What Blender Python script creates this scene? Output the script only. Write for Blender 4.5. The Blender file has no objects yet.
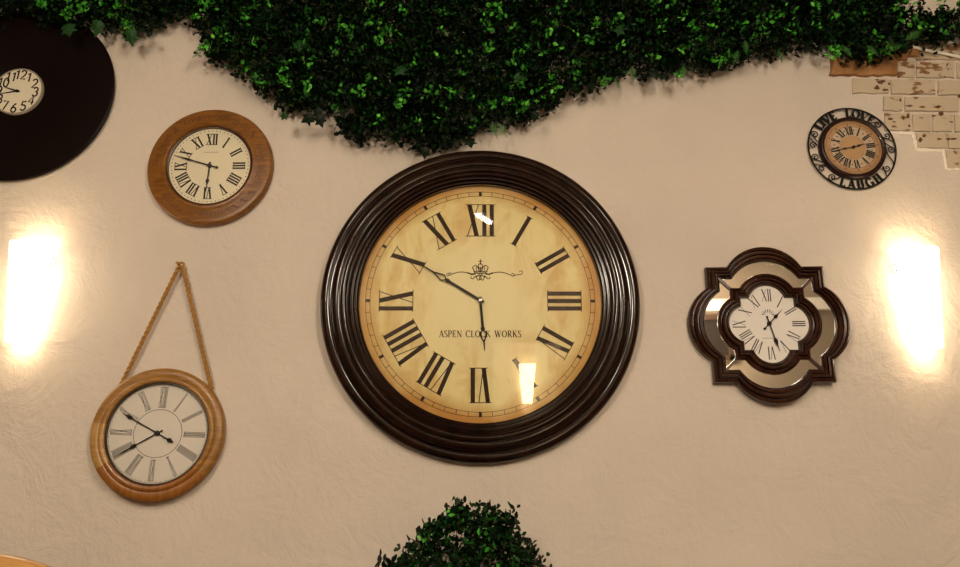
import bpy, bmesh, math, random
import numpy as np
from mathutils import Matrix, Vector
random.seed(7); rng = np.random.default_rng(11)
PI = math.pi; R = math.radians
SC = bpy.context.scene; COL = SC.collection

# ------------------------------------------------------------ camera, light, exposure
F_PX, PITCH, WALL_Y, CAM_Z = 800.0, R(15.3), 2.25, 1.2
ROOM_X, OPP_Y, CEIL_Z = 3.0, -1.46, 3.2
cam_d = bpy.data.cameras.new('camera'); cam = bpy.data.objects.new('camera', cam_d); COL.objects.link(cam)
cam_d.sensor_width = 36; cam_d.lens = 36 * F_PX / 960; cam_d.clip_start = .02
cam.location = (0, 0, CAM_Z); cam.rotation_euler = (PI/2 + PITCH, 0, 0)
SC.camera = cam
SC.view_settings.view_transform = 'Standard'; SC.view_settings.look = 'None'
SC.view_settings.gamma = 1; SC.view_settings.use_curve_mapping = False
SC.view_settings.exposure = 0.0
w = bpy.data.worlds.new('world'); SC.world = w; w.use_nodes = True
w.node_tree.nodes['Background'].inputs[0].default_value = (1, .85, .68, 1)
w.node_tree.nodes['Background'].inputs[1].default_value = .05

def light(name, kind, loc, power, col, size=.3, size_y=None, rot=(0, 0, 0), parent=None):
    d = bpy.data.lights.new(name, kind); d.energy = power; d.color = col
    if kind == 'AREA':
        d.size = size
        if size_y: d.shape = 'RECTANGLE'; d.size_y = size_y
        else: d.shape = 'DISK'
    else: d.shadow_soft_size = size
    o = bpy.data.objects.new(name, d); COL.objects.link(o); o.location = loc; o.rotation_euler = rot
    if parent: o.parent = parent
    return o
WARM = (1, .87, .70)
CEIL_POWER, SCONCE_POINT, SHADE_EMIT, GLOBE_EMIT = 28, .34, 7.5, 103
# broad fill lights added under the ceiling, without fixtures (behind and around the camera)
for lx, ly in ((-1.2, -.8), (1.2, -.8)):
    light('overhead_fill', 'AREA', (lx, ly, CEIL_Z - .06), CEIL_POWER, WARM, .5)

def wallpt(px, py, off=0.0, y=None):
    v = 283.5 - py; u = px - 480; s, c = math.sin(PITCH), math.cos(PITCH)
    yy = F_PX*c - v*s; zz = F_PX*s + v*c; k = ((WALL_Y - off) if y is None else y) / yy
    return Vector((u*k, yy*k, CAM_Z + zz*k))

# ------------------------------------------------------------ materials
def mat(name, col, rough=.5, metal=0, coat=0, emit=None, es=0, spec=None):
    m = bpy.data.materials.new(name); m.use_nodes = True
    b = m.node_tree.nodes['Principled BSDF']
    b.inputs['Base Color'].default_value = (*col, 1); b.inputs['Roughness'].default_value = rough
    b.inputs['Metallic'].default_value = metal; b.inputs['Coat Weight'].default_value = coat
    if spec is not None: b.inputs['Specular IOR Level'].default_value = spec
    if emit: b.inputs['Emission Color'].default_value = (*emit, 1); b.inputs['Emission Strength'].default_value = es
    return m
def N(m, t, **kw):
    n = m.node_tree.nodes.new(t)
    for k, v in kw.items():
        if k.startswith('_'): setattr(n, k[1:], v)
        else: n.inputs[k.replace('__', ' ')].default_value = v
    return n
def L(m, a, b): m.node_tree.links.new(a, b)
def B(m): return m.node_tree.nodes['Principled BSDF']
def ramp(m, fac, stops):
    r = N(m, 'ShaderNodeValToRGB'); e = r.color_ramp.elements
    e[0].position, e[0].color = stops[0][0], (*stops[0][1], 1)
    e[1].position, e[1].color = stops[-1][0], (*stops[-1][1], 1)
    for p, c in stops[1:-1]:
        q = e.new(p); q.color = (*c, 1)
    L(m, fac, r.inputs[0]); return r
def objco(m, scale=(1, 1, 1), rot=(0, 0, 0)):
    t = N(m, 'ShaderNodeTexCoord'); mp = N(m, 'ShaderNodeMapping'); mp.inputs['Scale'].default_value = scale
    mp.inputs['Rotation'].default_value = rot
    L(m, t.outputs['Object'], mp.inputs[0]); return mp.outputs[0]

def plaster(name, col, bump=.62, fine=True):
    m = mat(name, col, .85, spec=.25)
    co = objco(m)
    n1 = N(m, 'ShaderNodeTexNoise', Scale=2.2, Detail=4.0); L(m, co, n1.inputs[0])
    c = ramp(m, n1.outputs[0], [(.3, tuple(x*.93 for x in col)), (.7, tuple(min(1, x*1.04) for x in col))])
    L(m, c.outputs[0], B(m).inputs['Base Color'])
    n5 = N(m, 'ShaderNodeTexNoise', Scale=48.0, Detail=4.0, Roughness=.55); L(m, co, n5.inputs[0])
    n2 = N(m, 'ShaderNodeTexNoise', Scale=7.0, Detail=7.0, Roughness=.62, Distortion=1.6); L(m, co, n2.inputs[0])
    cos = objco(m, (1, 1, .28), (0, R(48), 0))
    n3 = N(m, 'ShaderNodeTexNoise', Scale=34.0, Detail=3.0, Distortion=.8); L(m, cos, n3.inputs[0])
    n4 = N(m, 'ShaderNodeTexNoise', Scale=2.0, Detail=2.0); L(m, co, n4.inputs[0])
    mr = ramp(m, n4.outputs[0], [(.42, (0, 0, 0)), (.62, (1, 1, 1))])
    mul = N(m, 'ShaderNodeMath', _operation='MULTIPLY'); L(m, n3.outputs[0], mul.inputs[0]); L(m, mr.outputs[0], mul.inputs[1])
    add = N(m, 'ShaderNodeMath', _operation='MULTIPLY_ADD'); L(m, mul.outputs[0], add.inputs[0]); add.inputs[1].default_value = .30; L(m, n2.outputs[0], add.inputs[2])
    ad2 = N(m, 'ShaderNodeMath', _operation='MULTIPLY_ADD'); L(m, n5.outputs[0], ad2.inputs[0]); ad2.inputs[1].default_value = .22; L(m, add.outputs[0], ad2.inputs[2])
    bp = N(m, 'ShaderNodeBump', Strength=bump, Distance=.014); L(m, ad2.outputs[0], bp.inputs['Height'])
    L(m, bp.outputs[0], B(m).inputs['Normal'])
    return m
def wood(name, c1, c2, scale=(3, 3, 40), rough=.4, coat=.2, bump=.05):
    m = mat(name, c1, rough, coat=coat); co = objco(m, scale)
    n = N(m, 'ShaderNodeTexNoise', Scale=3.0, Detail=6.0, Distortion=.5); L(m, co, n.inputs[0])
    r = ramp(m, n.outputs[0], [(.3, c2), (.7, c1)]); L(m, r.outputs[0], B(m).inputs['Base Color'])
    bp = N(m, 'ShaderNodeBump', Strength=bump, Distance=.002); L(m, n.outputs[0], bp.inputs['Height']); L(m, bp.outputs[0], B(m).inputs['Normal'])
    return m
def glass_mat(name, rough=.015, ior=1.45):
    m = bpy.data.materials.new(name); m.use_nodes = True; nt = m.node_tree; nt.nodes.clear()
    o = nt.nodes.new('ShaderNodeOutputMaterial'); mx = nt.nodes.new('ShaderNodeMixShader')
    t = nt.nodes.new('ShaderNodeBsdfTransparent'); g = nt.nodes.new('ShaderNodeBsdfGlossy'); f = nt.nodes.new('ShaderNodeFresnel')
    g.inputs['Roughness'].default_value = rough; f.inputs['IOR'].default_value = ior
    L(m, f.outputs[0], mx.inputs[0]); L(m, t.outputs[0], mx.inputs[1]); L(m, g.outputs[0], mx.inputs[2]); L(m, mx.outputs[0], o.inputs[0])
    return m

M_wall = plaster('painted_plaster', (.675, .592, .508))
M_wall2 = mat('plain_plaster', (.165, .125, .082), .9)
M_ceil = mat('ceiling_paint', (.36, .31, .25), .9)
M_floor = wood('floor_boards', (.09, .045, .02), (.05, .025, .012), (2, 20, 2))
M_espresso = mat('espresso_lacquer', (.020, .0065, .0035), .12, spec=.36)
_n = N(M_espresso, 'ShaderNodeTexNoise', Scale=26.0, Detail=5.0); L(M_espresso, objco(M_espresso), _n.inputs[0])
_r = ramp(M_espresso, _n.outputs[0], [(.35, (.006, .002, .0012)), (.75, (.024, .007, .003))]); L(M_espresso, _r.outputs[0], B(M_espresso).inputs['Base Color'])
M_black = mat('black_paint', (.006, .005, .004), .5, spec=.15)
M_ink = mat('black_ink', (.010, .007, .005), .7, spec=.1)
M_ink_grey = mat('dark_grey_ink', (.03, .024, .02), .7, spec=.1)
M_inkbrown = mat('brown_ink', (.028, .012, .006), .7, spec=.1)
M_glass = glass_mat('clear_glass')
M_steel = mat('steel', (.6, .58, .55), .25, 1)
M_brass = mat('brass', (.7, .5, .25), .3, 1)

# aged parchment dial (stains belong to the print)
M_parch = mat('aged_parchment', (.7, .55, .27), .6)
def parchment(m, Rr, cin, cmid, cedge, stain):
    t = N(m, 'ShaderNodeTexCoord'); ln = N(m, 'ShaderNodeVectorMath', _operation='LENGTH'); L(m, t.outputs['Object'], ln.inputs[0])
    n = N(m, 'ShaderNodeTexNoise', Scale=5.0/Rr*.32, Detail=6.0, Roughness=.6); L(m, t.outputs['Object'], n.inputs[0])
    n2 = N(m, 'ShaderNodeTexNoise', Scale=8.0/Rr*.32, Detail=8.0, Roughness=.65, Distortion=.6)
    mp = N(m, 'ShaderNodeMapping'); mp.inputs['Scale'].default_value = (2.0, 1, .9); L(m, t.outputs['Object'], mp.inputs[0]); L(m, mp.outputs[0], n2.inputs[0])
    a = N(m, 'ShaderNodeMath', _operation='MULTIPLY_ADD'); L(m, n.outputs[0], a.inputs[0]); a.inputs[1].default_value = .34*Rr; L(m, ln.outputs['Value'], a.inputs[2])
    s = N(m, 'ShaderNodeMath', _operation='DIVIDE'); L(m, a.outputs[0], s.inputs[0]); s.inputs[1].default_value = Rr*1.17
    r = ramp(m, s.outputs[0], [(.45, cin), (.86, cmid), (.99, cedge)])
    r2 = ramp(m, n2.outputs[0], [(.45, (0, 0, 0)), (.64, (.62, .62, .62))])
    # stains gather towards the rim
    q = ramp(m, s.outputs[0], [(.35, (0, 0, 0)), (.72, (1, 1, 1))])
    mu = N(m, 'ShaderNodeMath', _operation='MULTIPLY'); L(m, r2.outputs[0], mu.inputs[0]); L(m, q.outputs[0], mu.inputs[1])
    mx = N(m, 'ShaderNodeMix', _data_type='RGBA'); L(m, mu.outputs[0], mx.inputs[0]); L(m, r.outputs[0], mx.inputs[6]); mx.inputs[7].default_value = (*stain, 1)
    L(m, mx.outputs[2], B(m).inputs['Base Color'])
parchment(M_parch, .345, (.78, .68, .37), (.74, .62, .27), (.46, .21, .02), (.54, .29, .04))

# ------------------------------------------------------------ mesh helpers
class MB:
    def __init__(s): s.v = []; s.f = []; s.m = []
    def add(s, vs, fs, mi=0):
        o = len(s.v); s.v += [tuple(p) for p in vs]; s.f += [tuple(i+o for i in f) for f in fs]; s.m += [mi]*len(fs)
    def poly(s, pts, h0, h1, mi=0):          # prism of a 2D outline in the x/z plane, h towards the viewer (-y)
        n = len(pts); vs = [(x, -h0, z) for x, z in pts] + [(x, -h1, z) for x, z in pts]
        s.add(vs, [tuple(range(n)), tuple(range(2*n-1, n-1, -1))] + [(i, n+i, n+(i+1) % n, (i+1) % n) for i in range(n)], mi)
    def ribbon(s, pts, wid, h0, h1, mi=0, closed=False):
        pts = [Vector(p) for p in pts]; n = len(pts)
        wid = wid if hasattr(wid, '__len__') else [wid]*n
        lp, rp = [], []
        for i in range(n):
            a = pts[(i-1) % n] if (closed or i > 0) else pts[i]; b = pts[(i+1) % n] if (closed or i < n-1) else pts[i]
            d = (b-a); d = d.normalized() if d.length > 1e-9 else Vector((1, 0)); nn = Vector((-d.y, d.x))
            lp.append(pts[i]+nn*wid[i]/2); rp.append(pts[i]-nn*wid[i]/2)
        k = n if closed else n-1
        vs = []
        for i in range(n): vs += [(lp[i].x, -h0, lp[i].y), (rp[i].x, -h0, rp[i].y), (rp[i].x, -h1, rp[i].y), (lp[i].x, -h1, lp[i].y)]
        fs = []
        for i in range(k):
            a, b = 4*i, 4*((i+1) % n)
            for j in range(4): fs.append((a+j, a+(j+1) % 4, b+(j+1) % 4, b+j))
        if not closed: fs += [(0, 1, 2, 3), (4*n-1, 4*n-2, 4*n-3, 4*n-4)]
        s.add(vs, fs, mi)
    def lathe(s, prof, seg=128, closed=True, mi=0, segmat=None, a0=0):   # prof [(r,h)] about the y axis
        n = len(prof); vs = []
        for i in range(seg):
            a = a0 + 2*PI*i/seg
            for r, h in prof: vs.append((r*math.sin(a), -h, r*math.cos(a)))
        for i in range(seg):
            j = (i+1) % seg; m = segmat(2*PI*(i+.5)/seg) if segmat else mi
            pass
        fs, ms = [], []
        for i in range(seg):
            j = (i+1) % seg; m = segmat((2*PI*(i+.5)/seg) % (2*PI)) if segmat else mi
            for k in range(n if closed else n-1):
                fs.append((i*n+k, i*n+(k+1) % n, j*n+(k+1) % n, j*n+k)); ms.append(m)
        o = len(s.v); s.v += vs; s.f += [tuple(q+o for q in f) for f in fs]; s.m += ms
    def disc(s, r, h0, h1, seg=96, mi=0, c=(0, 0)):
        s.poly([(c[0]+r*math.sin(2*PI*i/seg), c[1]+r*math.cos(2*PI*i/seg)) for i in range(seg)], h0, h1, mi)
    def tube(s, pts, r, seg=8, mi=0, closed=False):
        pts = [Vector(p) for p in pts]; n = len(pts); rr = r if hasattr(r, '__len__') else [r]*n; rings = []
        up = None
        for i in range(n):
            a = pts[(i-1) % n] if (closed or i > 0) else pts[i]; b = pts[(i+1) % n] if (closed or i < n-1) else pts[i]
            t = (b-a).normalized()
            if up is None: up = Vector((0, 1, 0)) if abs(t.y) < .9 else Vector((1, 0, 0))
            x = up.cross(t).normalized(); up = t.cross(x).normalized()
            rings += [pts[i] + (x*math.cos(2*PI*j/seg) + up*math.sin(2*PI*j/seg))*rr[i] for j in range(seg)]
        k = n if closed else n-1
        fs = [(i*seg+j, i*seg+(j+1) % seg, ((i+1) % n)*seg+(j+1) % seg, ((i+1) % n)*seg+j) for i in range(k) for j in range(seg)]
        if not closed: fs += [tuple(range(seg))[::-1], tuple(range((n-1)*seg, n*seg))]
        s.add(rings, fs, mi)
    def box(s, a, b, mi=0):
        x0, y0, z0 = a; x1, y1, z1 = b
        s.add([(x0,y0,z0),(x1,y0,z0),(x1,y1,z0),(x0,y1,z0),(x0,y0,z1),(x1,y0,z1),(x1,y1,z1),(x0,y1,z1)],
              [(0,3,2,1),(4,5,6,7),(0,1,5,4),(1,2,6,5),(2,3,7,6),(3,0,4,7)], mi)
    def build(s, name, mats, parent=None, smooth=None, loc=None, bevel=0):
        me = bpy.data.meshes.new(name); me.from_pydata(s.v, [], s.f)
        for m in (mats if isinstance(mats, (list, tuple)) else [mats]): me.materials.append(m)
        me.polygons.foreach_set('material_index', s.m)
        bm = bmesh.new(); bm.from_mesh(me); bmesh.ops.recalc_face_normals(bm, faces=bm.faces); bm.to_mesh(me); bm.free()
        if smooth is not None:
            me.polygons.foreach_set('use_smooth', [True]*len(me.polygons)); me.set_sharp_from_angle(angle=R(smooth))
        o = bpy.data.objects.new(name, me); COL.objects.link(o)
        if parent: o.parent = parent
        if loc: o.location = loc
        if bevel:
            md = o.modifiers.new('bevel', 'BEVEL'); md.width = bevel; md.segments = 2; md.limit_method = 'ANGLE'
        return o
def tag(o, label=None, cat=None, group=None, kind=None):
    if label: o['label'] = label
    if cat: o['category'] = cat
    if group: o['group'] = group
    if kind: o['kind'] = kind
    return o
def thing(name, label, cat, loc=(0, 0, 0), group=None, rot=None):
    o = bpy.data.objects.new(name, None); COL.objects.link(o); o.location = loc; o.empty_display_size = .05
    if rot is not None: o.rotation_euler = rot
    return tag(o, label, cat, group)
def clock_matrix(C, tx, tz, roll):
    M = Matrix.Rotation(R(tx), 3, 'X') @ Matrix.Rotation(R(tz), 3, 'Z') @ Matrix.Rotation(R(roll), 3, 'Y')
    return M
def clock(name, label, C, tx, tz, roll):
    M = clock_matrix(C, tx, tz, roll)
    t = thing(name, label, 'clock', Vector((C[0], C[1], C[2]+CAM_Z)), rot=M.to_euler())
    t['_'] = 0; del t['_']
    return t, M, Vector((C[0], C[1], C[2]+CAM_Z))

# ------------------------------------------------------------ 2D glyphs
def pol(a, r): return (r*math.sin(R(a)), r*math.cos(R(a)))
def roman(s, h, tk, th, gap, vw, xw, serif=True, ser_t=None):
    """outlines of a roman numeral centred on (0,0), outer end up"""
    out = []; x = 0; spans = []
    t2 = h/2
    for i, c in enumerate(s):
        if c == 'I':
            out.append([(x, -t2), (x+tk, -t2), (x+tk, t2), (x, t2)]); spans.append((x, x+tk)); x += tk+gap
        elif c == 'V':
            m = x+vw*.55
            out.append([(x, t2), (x+tk, t2), (m+tk*.5, -t2), (m-tk*.5, -t2)])
            out.append([(x+vw-th, t2), (x+vw, t2), (m+th*.5+tk*.1, -t2), (m-th*.5+tk*.1, -t2)])
            spans.append((x, x+vw)); x += vw+gap
        elif c == 'X':
            out.append([(x, t2), (x+tk*1.1, t2), (x+xw, -t2), (x+xw-tk*1.1, -t2)])
            out.append([(x+xw-th, t2), (x+xw, t2), (x+th, -t2), (x, -t2)])
            spans.append((x, x+xw)); x += xw+gap
    wdt = x-gap
    if serif:
        st = ser_t or th
        e = tk*.3
        out.append([(-e, t2-st), (wdt+e, t2-st), (wdt+e, t2), (-e, t2)])
        bot = []
        xs = spans
        out.append([(-e if s[0] != 'V' else e*2, -t2), (wdt+e if s[-1] != 'V' else wdt-e*2, -t2), (wdt+e if s[-1] != 'V' else wdt-e*2, -t2+st), (-e if s[0] != 'V' else e*2, -t2+st)])
    return [[(px-wdt/2, py) for px, py in p] for p in out]
ROM = ['XII', 'I', 'II', 'III', 'IV', 'V', 'VI', 'VII', 'VIII', 'IX', 'X', 'XI']
def put(mb, polys, a, r, h0, h1, mi=0, scale=1):
    ca, sa = math.cos(R(a)), math.sin(R(a))
    for p in polys:
        mb.poly([(u*scale*ca+(v*scale+r)*sa, -u*scale*sa+(v*scale+r)*ca) for u, v in p], h0, h1, mi)
def numerals(mb, r, h, tk, th, gap, vw, xw, h0, h1, four='IIII', serif=True, ser_t=None, rz=None):
    for i, s in enumerate(ROM):
        if i == 4: s = four
        put(mb, roman(s, h, tk, th, gap, vw, xw, serif, ser_t), 30*i, rz(30*i) if rz else r, h0, h1)

# serif letters as strokes: (points, widths) in a box of height 1; T thick, t thin
def arc2(cx, cy, rx, ry, a0, a1, n=12):
    return [(cx+rx*math.sin(R(a0+(a1-a0)*i/n)), cy+ry*math.cos(R(a0+(a1-a0)*i/n))) for i in range(n+1)]
def letter(ch, T, t):
    S = []
    def seg(a, b, w_): S.append(([a, b], w_))
    def ser(x, y, w_=.22): S.append(([(x-w_/2, y), (x+w_/2, y)], t))
    y0, y1 = t/2, 1-t/2
    def sw(pts, vertical=True):
        n = len(pts); ws = []
        for i in range(n):
            a = pts[max(0, i-1)]; b = pts[min(n-1, i+1)]; d = Vector((b[0]-a[0], b[1]-a[1])).normalized()
            ws.append(t+(T-t)*abs(d.y)**1.5)
        S.append((pts, ws))
    if ch == 'A':
        w_ = .72; seg((.08, 0), (.36, 1), t); seg((.36, 1), (.64, 0), T); seg((.18, .35), (.54, .35), t); ser(.08, y0); ser(.64, y0)
    elif ch == 'S':
        w_ = .5; sw(arc2(.25, .75, .19, .23, 60, -90, 9) + [(.25, .52)] + arc2(.25, .25, .21, .24, 45, 180, 9) + arc2(.25, .25, .21, .24, 190, 240, 4))
    elif ch == 'P':
        w_ = .58; seg((.14, 0), (.14, 1), T); sw([(.14, y1), (.3, y1)] + arc2(.3, .74, .22, .25, 0, 180, 10) + [(.14, .49)]); ser(.14, y0)
        ser(.10, y1, .16)
    elif ch == 'E':
        w_ = .6; seg((.14, 0), (.14, 1), T); seg((.04, y1), (.52, y1), t); seg((.14, .5), (.4, .5), t); seg((.04, y0), (.54, y0), t)
        seg((.51, .8), (.51, 1), t); seg((.53, 0), (.53, .22), t); seg((.4, .4), (.4, .6), t)
    elif ch == 'N':
        w_ = .8; seg((.14, 0), (.14, 1), t); seg((.12, 1), (.68, 0), T); seg((.68, 0), (.68, 1), t); ser(.12, y0); ser(.68, y1); ser(.08, y1, .15)
    elif ch == 'C':
        w_ = .72; sw(arc2(.4, .5, .34, .49, 50, -230, 20)); seg((.66, .72), (.66, .95), t)
    elif ch == 'G':
        w_ = .8; sw(arc2(.4, .5, .34, .49, 50, -220, 20)); seg((.66, .05), (.66, .42), T); ser(.64, .42, .24); seg((.66, .74), (.66, .95), t)
    elif ch == 'L':
        w_ = .56; seg((.14, 0), (.14, 1), T); seg((.04, y0), (.5, y0), t); seg((.49, 0), (.49, .25), t); ser(.14, y1)
    elif ch == 'O':
        w_ = .8; p = arc2(.4, .5, .33, .48, 0, 345, 23); sw(p + [p[0]])
    elif ch == 'K':
        w_ = .74; seg((.14, 0), (.14, 1), T); seg((.16, .45), (.56, 1), t); seg((.28, .58), (.64, 0), T); ser(.14, y0); ser(.14, y1); ser(.56, y1, .18); ser(.64, y0)
    elif ch == 'W':
        w_ = 1.06; seg((.1, 1), (.34, 0), T); seg((.34, 0), (.54, 1), t); seg((.5, 1), (.74, 0), T); seg((.74, 0), (.96, 1), t); ser(.1, y1); ser(.96, y1); ser(.52, y1)
    elif ch == 'R':
        w_ = .7; seg((.14, 0), (.14, 1), T); sw([(.14, y1), (.3, y1)] + arc2(.3, .75, .2, .24, 0, 180, 10) + [(.14, .51)]); seg((.3, .5), (.62, 0), T); ser(.14, y0); ser(.62, y0, .2); ser(.10, y1, .16)
    elif ch == 'I':
        w_ = .3; seg((.15, 0), (.15, 1), T); ser(.15, y0); ser(.15, y1)
    elif ch == 'V':
        w_ = .74; seg((.1, 1), (.37, 0), T); seg((.37, 0), (.64, 1), t); ser(.1, y1); ser(.64, y1)
    elif ch == 'U':
        w_ = .74; sw([(.14, 1), (.14, .3)] + arc2(.36, .3, .22, .29, -90, -270, 12) + [(.58, 1)]); ser(.14, y1); ser(.58, y1)
    elif ch == 'H':
        w_ = .76; seg((.14, 0), (.14, 1), T); seg((.62, 0), (.62, 1), T); seg((.14, .5), (.62, .5), t)
        for x in (.14, .62): ser(x, y0); ser(x, y1)
    else:
        return [], .42
    return S, w_
def write(mb, text, size, h0, h1, place, T=.15, t=.06, xs=1.0, track=.04, mi=0):
    """place(x, y) maps text-line coordinates (metres, line centred on 0) to dial coordinates"""
    glyphs = [letter(c, T, t) for c in text]; tot = sum(g[1]*xs+track for g in glyphs)*size; x = -tot/2
    for S, w_ in glyphs:
        for pts, wd in S:
            cs = [place(x+p[0]*xs*size, (p[1]-.5)*size) for p in pts]
            wd = [q*size for q in wd] if hasattr(wd, '__len__') else wd*size
            mb.ribbon(cs, wd, h0, h1, mi)
        x += (w_*xs+track)*size
def on_arc(r, a_deg, flip=False):
    def f(x, y):
        if not flip: a = R(a_deg)+x/r; return ((r+y)*math.sin(a), (r+y)*math.cos(a))
        a = R(a_deg)-x/r; return ((r-y)*math.sin(a), (r-y)*math.cos(a))
    return f
def font_polys(text, size, shear=0, offset=0):
    c = bpy.data.curves.new('t', 'FONT'); c.body = text; c.size = size; c.shear = shear; c.align_x = 'CENTER'; c.offset = offset; c.resolution_u = 3
    o = bpy.data.objects.new('t', c); COL.objects.link(o)
    dg = bpy.context.evaluated_depsgraph_get(); me = bpy.data.meshes.new_from_object(o.evaluated_get(dg))
    vs = [tuple(v.co[:2]) for v in me.vertices]; fs = [tuple(p.vertices) for p in me.polygons]
    bpy.data.objects.remove(o); bpy.data.curves.remove(c); bpy.data.meshes.remove(me)
    return vs, fs
def put_font(mb, text, size, h, place, shear=0, offset=0, cz=None, mi=0):
    vs, fs = font_polys(text, size, shear, offset); ym = size*.35 if cz is None else cz
    mb.add([(lambda q: (q[0], -h, q[1]))(place(x, y-ym)) for x, y in vs], fs, mi)

def hand(mb, a, pts, h0, h1, mi=0):
    """pts: list of (distance, half width) outlines a hand along direction a"""
    ca, sa = math.cos(R(a)), math.sin(R(a))
    m = lambda u, v: (u*ca+v*sa, -u*sa+v*ca)
    for (d0, w0), (d1, w1) in zip(pts, pts[1:]):
        mb.poly([m(-w0, d0), m(w0, d0), m(w1, d1), m(-w1, d1)], h0, h1, mi)
def ring2(mb, r0, r1, h0, h1, seg=96, mi=0, c=(0, 0)):
    mb.lathe([(r1, h0), (r1, h1), (r0, h1), (r0, h0)], seg, True, mi)

# ------------------------------------------------------------ the room
def plane(name, a, b, m, kind='structure', label=None, t=.12):
    mb = MB(); mb.box(a, b); o = mb.build(name, m); tag(o, label, kind=kind); return o
T_ = .12
plane('wall_back', (-ROOM_X, WALL_Y, 0), (ROOM_X, WALL_Y+T_, CEIL_Z), M_wall, label='cream plaster wall carrying the clocks')
plane('wall_front', (-ROOM_X, OPP_Y-T_, 0), (ROOM_X, OPP_Y, CEIL_Z), M_wall2, label='plain tan wall opposite the clocks')
plane('wall_left', (-ROOM_X-T_, OPP_Y-T_, 0), (-ROOM_X, WALL_Y+T_, CEIL_Z), M_wall2, label='tan side wall')
plane('wall_right', (ROOM_X, OPP_Y-T_, 0), (ROOM_X+T_, WALL_Y+T_, CEIL_Z), M_wall2, label='tan side wall')
plane('floor', (-ROOM_X-T_, OPP_Y-T_, -.1), (ROOM_X+T_, WALL_Y+T_, 0), M_floor, label='brown board floor')
plane('ceiling', (-ROOM_X-T_, OPP_Y-T_, CEIL_Z), (ROOM_X+T_, WALL_Y+T_, CEIL_Z+.1), M_ceil, label='cream ceiling')
# pilaster, cornice and a dark window on the opposite wall (seen in the mirrors and the big clock's glass)
plane('trim_1', (.16, OPP_Y, 0), (.66, OPP_Y+.05, 2.05), mat('pale_panel', (.72, .62, .46), .8), label='pale pilaster on the opposite wall')
plane('trim_2', (1.15, OPP_Y, 2.60), (ROOM_X, OPP_Y+.04, 2.69), mat('cornice_paint', (.50, .45, .37), .8), label='pale cornice band')
wm = MB(); wm.box((1.34, OPP_Y, 2.25), (1.60, OPP_Y+.03, 2.54)); wo = wm.build('window_1', mat('night_glass', (.02, .015, .012), .1)); tag(wo, 'dark window on the opposite wall', kind='structure')
wm = MB()
for z in (2.22, 2.53): wm.box((1.31, OPP_Y+.03, z), (1.63, OPP_Y+.05, z+.04))
for x in (1.31, 1.59): wm.box((x, OPP_Y+.03, 2.22), (x+.04, OPP_Y+.05, 2.56))
wm.build('window_frame', wood('brown_window_wood', (.05, .025, .012), (.03, .014, .007)), wo)

# exposed painted brickwork at the upper right
M_brick = mat('whitewashed_brick', (.66, .52, .35), .85)
_co = objco(M_brick)
_n = N(M_brick, 'ShaderNodeTexNoise', Scale=16.0, Detail=7.0, Roughness=.62); 
_mp = N(M_brick, 'ShaderNodeMapping'); _mp.inputs['Scale'].default_value = (1, 1, 2.0); _mp.inputs['Location'].default_value = (.35, 0, .2); L(M_brick, _co, _mp.inputs[0]); L(M_brick, _mp.outputs[0], _n.inputs[0])
_n9 = N(M_brick, 'ShaderNodeTexNoise', Scale=7.0, Detail=2.0); L(M_brick, _mp.outputs[0], _n9.inputs[0])
_ma = N(M_brick, 'ShaderNodeMath', _operation='MULTIPLY_ADD'); L(M_brick, _n9.outputs[0], _ma.inputs[0]); _ma.inputs[1].default_value = .55; L(M_brick, _n.outputs[0], _ma.inputs[2])
_mb = N(M_brick, 'ShaderNodeMath', _operation='MULTIPLY'); L(M_brick, _ma.outputs[0], _mb.inputs[0]); _mb.inputs[1].default_value = .66
_r = ramp(M_brick, _mb.outputs[0], [(.565, (.56, .46, .33)), (.59, (.26, .13, .05)), (.68, (.12, .05, .02))])
_n3 = N(M_brick, 'ShaderNodeTexNoise', Scale=5.0, Detail=3.0); L(M_brick, _co, _n3.inputs[0])
L(M_brick, _r.outputs[0], B(M_brick).inputs['Base Color'])
_n2 = N(M_brick, 'ShaderNodeTexNoise', Scale=60.0, Detail=5.0); L(M_brick, _co, _n2.inputs[0])
_b = N(M_brick, 'ShaderNodeBump', Strength=.5, Distance=.004); L(M_brick, _n2.outputs[0], _b.inputs['Height']); L(M_brick, _b.outputs[0], B(M_brick).inputs['Normal'])
M_bare = mat('bare_brick', (.42, .2, .07), .85)
_co = objco(M_bare); _n = N(M_bare, 'ShaderNodeTexNoise', Scale=14.0, Detail=6.0); L(M_bare, _co, _n.inputs[0])
_r = ramp(M_bare, _n.outputs[0], [(.3, (.24, .10, .03)), (.5, (.42, .21, .075)), (.75, (.48, .28, .12))]); L(M_bare, _r.outputs[0], B(M_bare).inputs['Base Color'])
_b = N(M_bare, 'ShaderNodeBump', Strength=.6, Distance=.005); L(M_bare, _n.outputs[0], _b.inputs['Height']); L(M_bare, _b.outputs[0], B(M_bare).inputs['Normal'])
M_chip = mat('chipped_brick', (.13, .055, .022), .9)
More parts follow.
